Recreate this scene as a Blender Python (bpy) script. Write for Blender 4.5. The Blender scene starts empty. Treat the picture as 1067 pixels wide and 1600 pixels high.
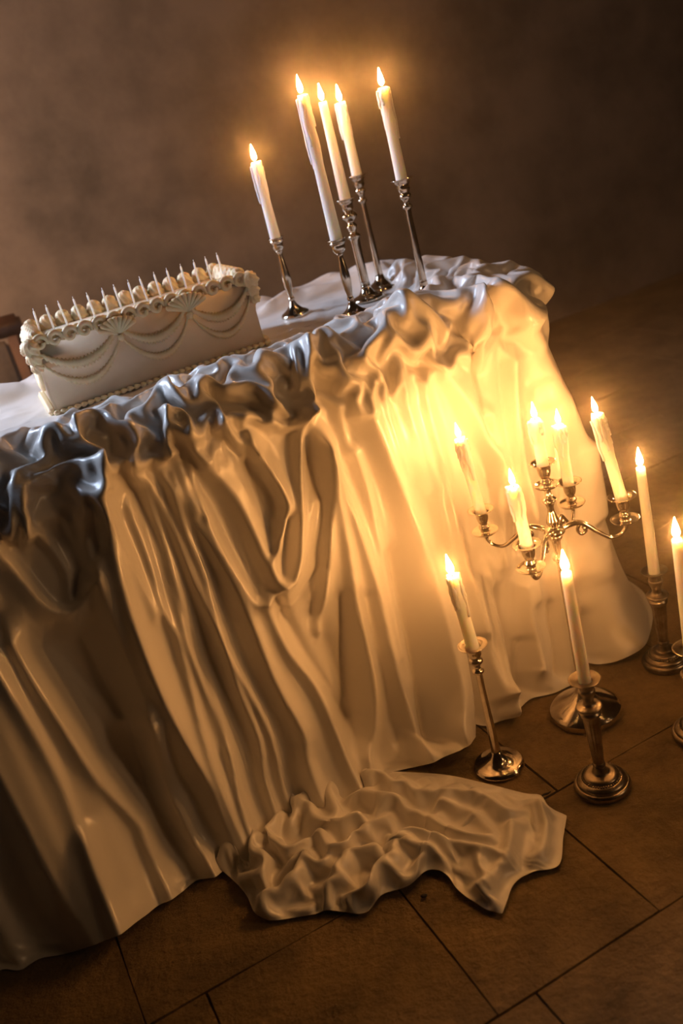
import bpy, bmesh, math, random
import numpy as np
from mathutils import Vector, Matrix
random.seed(4); rng = np.random.default_rng(4)
SC = bpy.context.scene; COL = SC.collection
R = math.radians; PI = math.pi

# ------------------------------------------------------------------ camera
cam = bpy.data.cameras.new('camera'); camo = bpy.data.objects.new('camera', cam); COL.objects.link(camo)
cam.sensor_fit = 'VERTICAL'; cam.sensor_height = 36; cam.sensor_width = 24; cam.lens = 36*1500/1600
cp, sp, cr, sr = math.cos(R(22.5)), math.sin(R(22.5)), math.cos(R(15)), math.sin(R(15))
fw, rt = Vector((0, cp, -sp)), Vector((1, 0, 0)); up = Vector((0, sp, cp))
cx, cy = rt*cr-up*sr, rt*sr+up*cr
camo.matrix_world = Matrix(((cx.x, cy.x, -fw.x, 0), (cx.y, cy.y, -fw.y, 0), (cx.z, cy.z, -fw.z, 1.2), (0, 0, 0, 1)))
cam.clip_start = .02; cam.dof.use_dof = True; cam.dof.focus_distance = 1.78; cam.dof.aperture_fstop = 2.4
SC.camera = camo
# ------------------------------------------------------------------ world, assumed and added area lights, exposure
w = bpy.data.worlds.new('world'); SC.world = w; w.use_nodes = True
w.node_tree.nodes['Background'].inputs[0].default_value = (.30, .24, .18, 1)
w.node_tree.nodes['Background'].inputs[1].default_value = WORLD_STR = .12
vsn = w.node_tree.nodes.new('ShaderNodeVolumeScatter'); vsn.inputs['Density'].default_value = .05; vsn.inputs['Anisotropy'].default_value = .955   # thin haze added to imitate lens glow round the flames
vsn.inputs['Color'].default_value = (1, .86, .7, 1)
w.node_tree.links.new(vsn.outputs[0], w.node_tree.nodes['World Output'].inputs['Volume'])
def area_light(name, loc, target, size, power, col):
    l = bpy.data.lights.new(name, 'AREA'); l.shape = 'RECTANGLE'; l.size, l.size_y = size; l.energy = power; l.color = col
    o = bpy.data.objects.new(name, l); COL.objects.link(o); o.location = loc
    o.rotation_euler = (Vector(target)-Vector(loc)).to_track_quat('-Z', 'Y').to_euler(); return o
area_light('assumed_window_light', (-2.15, 2.55, 1.9), (-.1, 1.9, .78), (.8, 1.1), 17, (.64, .76, 1.0)).data.spread = R(80)  # added cool light from an assumed, unseen window; no window is built
area_light('warm_fill_light', (2.3, .3, 1.5), (0, 1.7, .5), (.5, .7), 2.2, (1.0, .55, .24)).data.spread = R(110)  # low warm fill added from the right, not an actual lamp in the room
area_light('assumed_warm_lamp', (-2.6, 1.5, 1.7), (-1.3, 3.6, 1.05), (.5, .5), 29, (1.0, .54, .30)).data.spread = R(100)  # added to warm the wall, as from an assumed lamp out of view
vs = SC.view_settings; vs.view_transform = 'Standard'; vs.look = 'None'; vs.gamma = 1; vs.use_curve_mapping = False; vs.exposure = 0.12
FLAME = 400          # strength of a candle flame
FLAME_COL = (1.0, .435, .122, 1)

# ------------------------------------------------------------------ materials
def mat(name, col, rough=.5, metal=0, **kw):
    m = bpy.data.materials.new(name); m.use_nodes = True; b = m.node_tree.nodes['Principled BSDF']
    b.inputs['Base Color'].default_value = (*col, 1); b.inputs['Roughness'].default_value = rough; b.inputs['Metallic'].default_value = metal
    for k, v in kw.items(): b.inputs[k.replace('_', ' ')].default_value = v
    return m
def nodes(m): return m.node_tree.nodes, m.node_tree.links, m.node_tree.nodes['Principled BSDF']
def noise_col(m, c1, c2, scale, detail=6, rough=.6, lo=.35, hi=.65, coord='Object', bump=0, bscale=None, bdist=.002):
    n, l, b = nodes(m); tc = n.new('ShaderNodeTexCoord'); t = n.new('ShaderNodeTexNoise')
    t.inputs['Scale'].default_value = scale; t.inputs['Detail'].default_value = detail; t.inputs['Roughness'].default_value = rough
    cr_ = n.new('ShaderNodeValToRGB'); cr_.color_ramp.elements[0].position = lo; cr_.color_ramp.elements[1].position = hi
    cr_.color_ramp.elements[0].color = (*c1, 1); cr_.color_ramp.elements[1].color = (*c2, 1)
    l.new(tc.outputs[coord], t.inputs['Vector']); l.new(t.outputs['Fac'], cr_.inputs[0]); l.new(cr_.outputs[0], b.inputs['Base Color'])
    if bump:
        t2 = n.new('ShaderNodeTexNoise'); t2.inputs['Scale'].default_value = bscale or scale*4; t2.inputs['Detail'].default_value = 8; t2.inputs['Roughness'].default_value = .65
        bp = n.new('ShaderNodeBump'); bp.inputs['Strength'].default_value = bump; bp.inputs['Distance'].default_value = bdist
        l.new(tc.outputs[coord], t2.inputs['Vector']); l.new(t2.outputs['Fac'], bp.inputs['Height']); l.new(bp.outputs[0], b.inputs['Normal'])
    return m
M = {}
M['satin'] = mat('satin', (.80, .76, .70), .29, Specular_IOR_Level=.7, Sheen_Weight=.15)
n, l, b = nodes(M['satin'])     # fine weave and faint crush marks
tc = n.new('ShaderNodeTexCoord'); t = n.new('ShaderNodeTexNoise'); t.inputs['Scale'].default_value = 38; t.inputs['Detail'].default_value = 3
bp = n.new('ShaderNodeBump'); bp.inputs['Strength'].default_value = .12; bp.inputs['Distance'].default_value = .004
l.new(tc.outputs['Object'], t.inputs['Vector']); l.new(t.outputs['Fac'], bp.inputs['Height']); l.new(bp.outputs[0], b.inputs['Normal'])
M['wax'] = mat('wax', (.93, .90, .85), .42, Subsurface_Weight=1.0, Subsurface_Scale=.022)
M['wax'].node_tree.nodes['Principled BSDF'].inputs['Subsurface Radius'].default_value = (1, .75, .5)
M['silver'] = noise_col(mat('silver', (.7, .62, .5), .14, 1), (.50, .43, .34), (.78, .70, .58), 22)
M['pewter'] = noise_col(mat('pewter', (.3, .25, .18), .3, 1), (.16, .125, .085), (.42, .35, .26), 30)
M['wick'] = mat('wick', (.02, .015, .01), .9)
M['cream'] = noise_col(mat('cream', (.85, .76, .56), .5, Subsurface_Weight=.25, Subsurface_Scale=.008), (.84, .68, .40), (.90, .77, .50), 60, bump=.15, bscale=160)
M['icing'] = noise_col(mat('icing', (.82, .76, .64), .48, Subsurface_Weight=.2, Subsurface_Scale=.008), (.70, .57, .40), (.76, .64, .47), 14, bump=.1, bscale=60)
M['stone'] = noise_col(mat('stone', (.3, .2, .12), .72), (.13, .082, .029), (.33, .215, .086), 7, 10, .80, .36, .64, bump=1.0, bscale=55, bdist=.010)
n, l, b = nodes(M['stone']); g = n.new('ShaderNodeNewGeometry')          # one continuous grain across the tiles
for x in n:
    if x.type == 'TEX_NOISE':
        for k in list(l):
            if k.to_socket == x.inputs['Vector']: l.remove(k)
        l.new(g.outputs['Position'], x.inputs['Vector'])
M['grout'] = mat('grout', (.035, .025, .016), .95)
M['plaster'] = noise_col(mat('plaster', (.3, .25, .2), .9), (.16, .14, .12), (.32, .275, .235), 1.9, 10, .72, .38, .60, bump=.4, bscale=9, bdist=.01)
M['wood'] = noise_col(mat('wood', (.12, .06, .025), .45), (.10, .045, .016), (.17, .08, .03), 9)
M['upholstery'] = noise_col(mat('upholstery', (.2, .15, .1), .9), (.17, .125, .08), (.23, .17, .11), 50)
M['flame'] = bpy.data.materials.new('flame'); M['flame'].use_nodes = True
n = M['flame'].node_tree.nodes; n.clear(); e = n.new('ShaderNodeEmission'); o = n.new('ShaderNodeOutputMaterial')
e.inputs[0].default_value = FLAME_COL; e.inputs[1].default_value = FLAME
M['flame'].node_tree.links.new(e.outputs[0], o.inputs[0])

# ------------------------------------------------------------------ helpers
def obj(name, me, m=None, parent=None, loc=None, rot=None, smooth=True):
    if isinstance(me, bmesh.types.BMesh):
        bmesh.ops.recalc_face_normals(me, faces=me.faces[:])
        x = bpy.data.meshes.new(name); me.to_mesh(x); me.free(); me = x
    if m: me.materials.append(M[m])
    if smooth: me.polygons.foreach_set('use_smooth', [True]*len(me.polygons))
    o = bpy.data.objects.new(name, me); COL.objects.link(o)
    if parent: o.parent = parent
    if loc: o.location = loc
    if rot: o.rotation_euler = rot
    return o
def tag(o, label, cat, group=None, kind=None):
    if label: o['label'] = label
    if cat: o['category'] = cat
    if group: o['group'] = group
    if kind: o['kind'] = kind
    return o
def empty(name, loc=(0, 0, 0), rot=(0, 0, 0)):
    o = bpy.data.objects.new(name, None); o.empty_display_size = .05; COL.objects.link(o); o.location = loc; o.rotation_euler = rot; return o
def link_copy(src, parent, loc=None, rot=None, scale=None):
    c = src.copy(); COL.objects.link(c); c.parent = parent
    if loc is not None: c.location = loc
    if rot is not None: c.rotation_euler = rot
    if scale is not None: c.scale = scale
    return c
def lathe(prof, seg=40, flute=None, bm=None, cap=True, wob=None):
    """prof: (r, z) list; flute(z)->(count, depth) radial modulation"""
    bm = bm or bmesh.new(); rings = []
    for r, z in prof:
        ring = []
        for k in range(seg):
            a = 2*PI*k/seg; rr = r
            if flute: cnt, d = flute(z); rr = r*(1+d*math.cos(cnt*a))
            if wob: rr += wob(a, z)
            ring.append(bm.verts.new((rr*math.cos(a), rr*math.sin(a), z)))
        rings.append(ring)
    for A, B in zip(rings, rings[1:]):
        for k in range(seg): bm.faces.new((A[k], A[(k+1) % seg], B[(k+1) % seg], B[k]))
    if cap:
        for ring in (rings[0], rings[-1]): bm.faces.new(ring)
    return bm
def smooth_prof(pts, n=5):
    P = np.array(pts, float); return [tuple(p) for p in resample(P, n)]
def tube(pts, rad, seg=12, bm=None, n=6, closed=False):
    bm = bm or bmesh.new(); P = resample(np.array(pts, float), n) if n else np.array(pts, float)
    rr = np.interp(np.linspace(0, 1, len(P)), np.linspace(0, 1, len(rad)), rad) if hasattr(rad, '__len__') else np.full(len(P), rad)
    T_ = np.gradient(P, axis=0); T_ /= np.linalg.norm(T_, axis=1)[:, None]+1e-12
    ref = np.array([0, 0, 1.]) if abs(T_[0][2]) < .9 else np.array([1., 0, 0]); rings = []; u = np.cross(T_[0], ref)
    for i in range(len(P)):
        u = u-T_[i]*(u@T_[i]); u /= np.linalg.norm(u); v = np.cross(T_[i], u)
        rings.append([bm.verts.new(P[i]+rr[i]*(math.cos(2*PI*k/seg)*u+math.sin(2*PI*k/seg)*v)) for k in range(seg)])
    for A, B in zip(rings, rings[1:]):
        for k in range(seg): bm.faces.new((A[k], A[(k+1) % seg], B[(k+1) % seg], B[k]))
    bm.faces.new(rings[0]); bm.faces.new(rings[-1]); return bm
def box(sx, sy, sz, bev=0, at=(0, 0, 0), bm=None, seg=2):
    b2 = bmesh.new(); bmesh.ops.create_cube(b2, size=1)
    bmesh.ops.scale(b2, vec=(sx, sy, sz), verts=b2.verts)
    if bev: bmesh.ops.bevel(b2, geom=b2.edges[:], offset=bev, segments=seg, affect='EDGES')
    bmesh.ops.translate(b2, vec=at, verts=b2.verts)
    if bm is None: return b2
    x = bpy.data.meshes.new('t'); b2.to_mesh(x); b2.free(); bm.from_mesh(x); bpy.data.meshes.remove(x); return bm
def grid_mesh(name, P, closed_u=False):
    """P (nu, nv, 3) -> mesh"""
    nu, nv = P.shape[:2]; idx = np.arange(nu*nv).reshape(nu, nv)
    A = idx if not closed_u else np.vstack([idx, idx[:1]])
    f = np.stack([A[:-1, :-1], A[1:, :-1], A[1:, 1:], A[:-1, 1:]], -1).reshape(-1, 4)
    me = bpy.data.meshes.new(name); me.vertices.add(nu*nv); me.vertices.foreach_set('co', P.reshape(-1).astype(np.float32))
    me.loops.add(len(f)*4); me.loops.foreach_set('vertex_index', f.reshape(-1).astype(np.int32))
    me.polygons.add(len(f)); me.polygons.foreach_set('loop_start', np.arange(0, len(f)*4, 4, dtype=np.int32)); me.update(calc_edges=True); me.validate(); return me
_perm = rng.permutation(512)
def pnoise(x, y, z=0.0):
    """gradient noise on numpy arrays"""
    x = np.asarray(x, float); y = np.asarray(y, float); z = np.broadcast_to(np.asarray(z, float), x.shape)
    xi, yi, zi = [np.floor(v).astype(int) for v in (x, y, z)]; xf, yf, zf = x-xi, y-yi, z-zi
    u, v, w_ = [f*f*f*(f*(f*6-15)+10) for f in (xf, yf, zf)]; out = 0
    for a in (0, 1):
        for b_ in (0, 1):
            for c in (0, 1):
                h = _perm[(_perm[(_perm[(xi+a) & 511]+yi+b_) & 511]+zi+c) & 511]
                th = h*2.39996; gz = ((h*37) % 101)/50.5-1; q = np.sqrt(np.maximum(0, 1-gz*gz))
                g = np.cos(th)*q*(xf-a)+np.sin(th)*q*(yf-b_)+gz*(zf-c)
                out = out+g*(u if a else 1-u)*(v if b_ else 1-v)*(w_ if c else 1-w_)
    return out*1.5
def ridged(x, y, z=0.0): return 1-2*np.abs(pnoise(x, y, z))
def sstep(a, b_, x): u = np.clip((x-a)/(b_-a), 0, 1); return u*u*(3-2*u)
def fold_field(X, Y, folds, right, peak=False):
    """height field (m) from traced fold crests; right(dx,dy) gives the right-hand direction of a stroke"""
    D = np.zeros_like(X)
    for pts, wrh, wlh, a0, a1 in folds:
        P = resample(np.array(pts, float), 3); mw = max(wrh, wlh)*.0028
        m = (X > P[:, 0].min()-mw) & (X < P[:, 0].max()+mw) & (Y > P[:, 1].min()-mw) & (Y < P[:, 1].max()+mw)
        if not m.any(): continue
        x, y = X[m], Y[m]; best = np.full(x.shape, 1e9); sd = np.zeros_like(best); par = np.zeros_like(best); nS = len(P)-1
        for i in range(nS):
            d = P[i+1]-P[i]; L2 = d@d+1e-12; u = np.clip(((x-P[i, 0])*d[0]+(y-P[i, 1])*d[1])/L2, 0, 1)
            ex, ey = x-P[i, 0]-u*d[0], y-P[i, 1]-u*d[1]; dd = np.hypot(ex, ey); rx, ry = right(d[0], d[1])
            k = dd < best; best[k] = dd[k]; sd[k] = (ex*rx+ey*ry)[k]; par[k] = (i+u[k])/nS
        wd = np.where(sd > 0, wrh, wlh)*.001; amp = (a0+(a1-a0)*par)*.001
        f_ = amp*np.exp(-np.power(best/wd, 1.25 if peak else 1.45)); D[m] = np.where(f_ > D[m], f_+.25*np.maximum(D[m], 0), D[m]+.25*f_) if peak and a0 > 0 else D[m]+f_
    return D
# --- shared cloth base surface (also pasted into scene.py) ---
O2 = np.array([.47, 1.93]); TH = math.radians(20)
LD = np.array([-math.cos(TH), -math.sin(TH)])      # along the front edge, right to left
ND = np.array([math.sin(TH), -math.cos(TH)])       # out of the front edge
TL, TW, TR = 1.70, .64, .08
PROF = np.array([(.200,.0),(.165,.06),(.135,.16),(.112,.28),(.090,.42),(.070,.55),(.056,.65),(.052,.71),(.043,.755),(.018,.787),
                 (-.020,.797),(-.065,.792),(-.11,.781),(-.16,.776),(-.22,.775),(-.32,.775)])
def resample(P, n):
    """dense Catmull-Rom through P, then arc-length table"""
    Q = np.vstack([2*P[0]-P[1], P, 2*P[-1]-P[-2]]); out = []
    for i in range(1, len(Q)-2):
        u = np.linspace(0, 1, n, endpoint=False)[:, None]
        a, b, c, d = Q[i-1], Q[i], Q[i+1], Q[i+2]
        out.append(.5*((2*b)+(-a+c)*u+(2*a-5*b+4*c-d)*u*u+(-a+3*b-3*c+d)*u**3))
    out.append(P[-1:]); return np.vstack(out)
PD = resample(PROF, 12); PT = np.concatenate([[0], np.cumsum(np.hypot(*np.diff(PD, axis=0).T))]); TMAX = PT[-1]
def prof(t): return np.interp(t, PT, PD[:, 0]), np.interp(t, PT, PD[:, 1])
Q4 = math.pi*TR/2
PERIM = 2*(TL-2*TR)+2*(TW-2*TR)+4*Q4
def outline(s):
    """closed table outline; s = distance along the front edge from its right end, negative round the right end"""
    d = np.mod(TL-TR-s, PERIM)          # distance travelled from the left end of the front edge towards the right
    a = np.zeros_like(d); b = np.zeros_like(d); na = np.zeros_like(d); nb = np.zeros_like(d)
    segs = [('l',TL-2*TR,(TL-TR,0),(-1,0),(0,-1)),('c',Q4,(TR,TR),-90),('l',TW-2*TR,(0,TR),(0,1),(-1,0)),('c',Q4,(TR,TW-TR),180),
            ('l',TL-2*TR,(TR,TW),(1,0),(0,1)),('c',Q4,(TL-TR,TW-TR),90),('l',TW-2*TR,(TL,TW-TR),(0,-1),(1,0)),('c',Q4,(TL-TR,TR),0)]
    acc = 0
    for g in segs:
        m = (d >= acc-1e-9) & (d <= acc+g[1]+1e-9); u = d[m]-acc
        if g[0] == 'l':
            a[m] = g[2][0]+g[3][0]*u; b[m] = g[2][1]+g[3][1]*u; na[m] = g[4][0]; nb[m] = g[4][1]
        else:
            an = math.radians(g[3])-u/TR
            a[m] = g[2][0]+TR*np.cos(an); b[m] = g[2][1]+TR*np.sin(an); na[m] = np.cos(an); nb[m] = np.sin(an)
        acc += g[1]
    return a, b, na, nb
def loc2w(a, b): return O2[0]+LD[0]*a-ND[0]*b, O2[1]+LD[1]*a-ND[1]*b
def basepos(s, t):
    N, z = prof(t); a, b, na, nb = outline(s)
    sa = np.clip(a, TW/2, TL-TW/2); k = np.clip(-N/(TW/2), 0, 1)
    A = np.where(N > 0, a+na*N, a+(sa-a)*k); B = np.where(N > 0, b+nb*N, b+(TW/2-b)*k)
    x, y = loc2w(A, B); return np.stack([x, y, z], -1)
def grid_normals(P):
    du = np.gradient(P, axis=0); dv = np.gradient(P, axis=1)
    n = np.cross(du, dv); return n/(np.linalg.norm(n, axis=-1, keepdims=True)+1e-12)


# ------------------------------------------------------------------ room: stone floor and plaster wall
TC, TS = math.cos(TH), math.sin(TH)
def pq(p, q): return p*TC-q*TS, p*TS+q*TC          # tile and wall axes to world
WALLQ = 3.84
fl = obj('floor', box(9, 5.2, .2, at=(0, 0, 0)), 'grout', loc=(*pq(.6, WALLQ-2.55), -.112), rot=(0, 0, TH), smooth=False); tag(fl, None, None, kind='structure')
joints = {0: [.422, .80], 1: [.012, .358, .652, 1.02], 2: [-.43, -.088, .31, .70, 1.12], 3: [-.25, .15, .5, .9]}
def add_tile(p0, p1, q0, q1):
    g = .0018; sx, sy = p1-p0-2*g, q1-q0-2*g
    bm = bmesh.new(); bmesh.ops.create_grid(bm, x_segments=3, y_segments=3, size=.5)
    for v in bm.verts:
        ed = abs(v.co.x) > .49 or abs(v.co.y) > .49
        v.co = (v.co.x*sx+(random.uniform(-.0012, .0012) if ed else 0), v.co.y*sy+(random.uniform(-.0012, .0012) if ed else 0), random.uniform(-.001, .001)-(.0012 if ed else 0))
    ge = [e for e in bm.edges if e.is_boundary]; r = bmesh.ops.extrude_edge_only(bm, edges=ge)
    for v in r['geom']:
        if isinstance(v, bmesh.types.BMVert): v.co.z -= .014
    x, y = pq((p0+p1)/2, (q0+q1)/2)
    t_ = obj('floor_tile', bm, 'stone', smooth=False); t_.parent = fl
    t_.matrix_parent_inverse = Matrix.Identity(4)
    t_.location = ((p0+p1)/2-.6, (q0+q1)/2-(WALLQ-2.55), .112+random.uniform(-.0012, .0006))
q = .895-.31*3; k = -3
while q < WALLQ-.02:
    q1 = min(q+.31, WALLQ); js = list(joints.get(k+1, []))
    if not js: js = [random.uniform(-.1, .3)]
    while js[0] > -1.8: js.insert(0, js[0]-random.uniform(.30, .44))
    while js[-1] < 3.6: js.append(js[-1]+random.uniform(.30, .44))
    for a, b_ in zip(js, js[1:]): add_tile(a, b_, q, q1)
    q = q1; k += 1
bm = box(9, .2, 3.4)
wl_ = obj('wall_back', bm, 'plaster', loc=(*pq(.6, WALLQ+.1), 1.69), rot=(0, 0, TH), smooth=False); tag(wl_, None, None, kind='structure')

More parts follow.
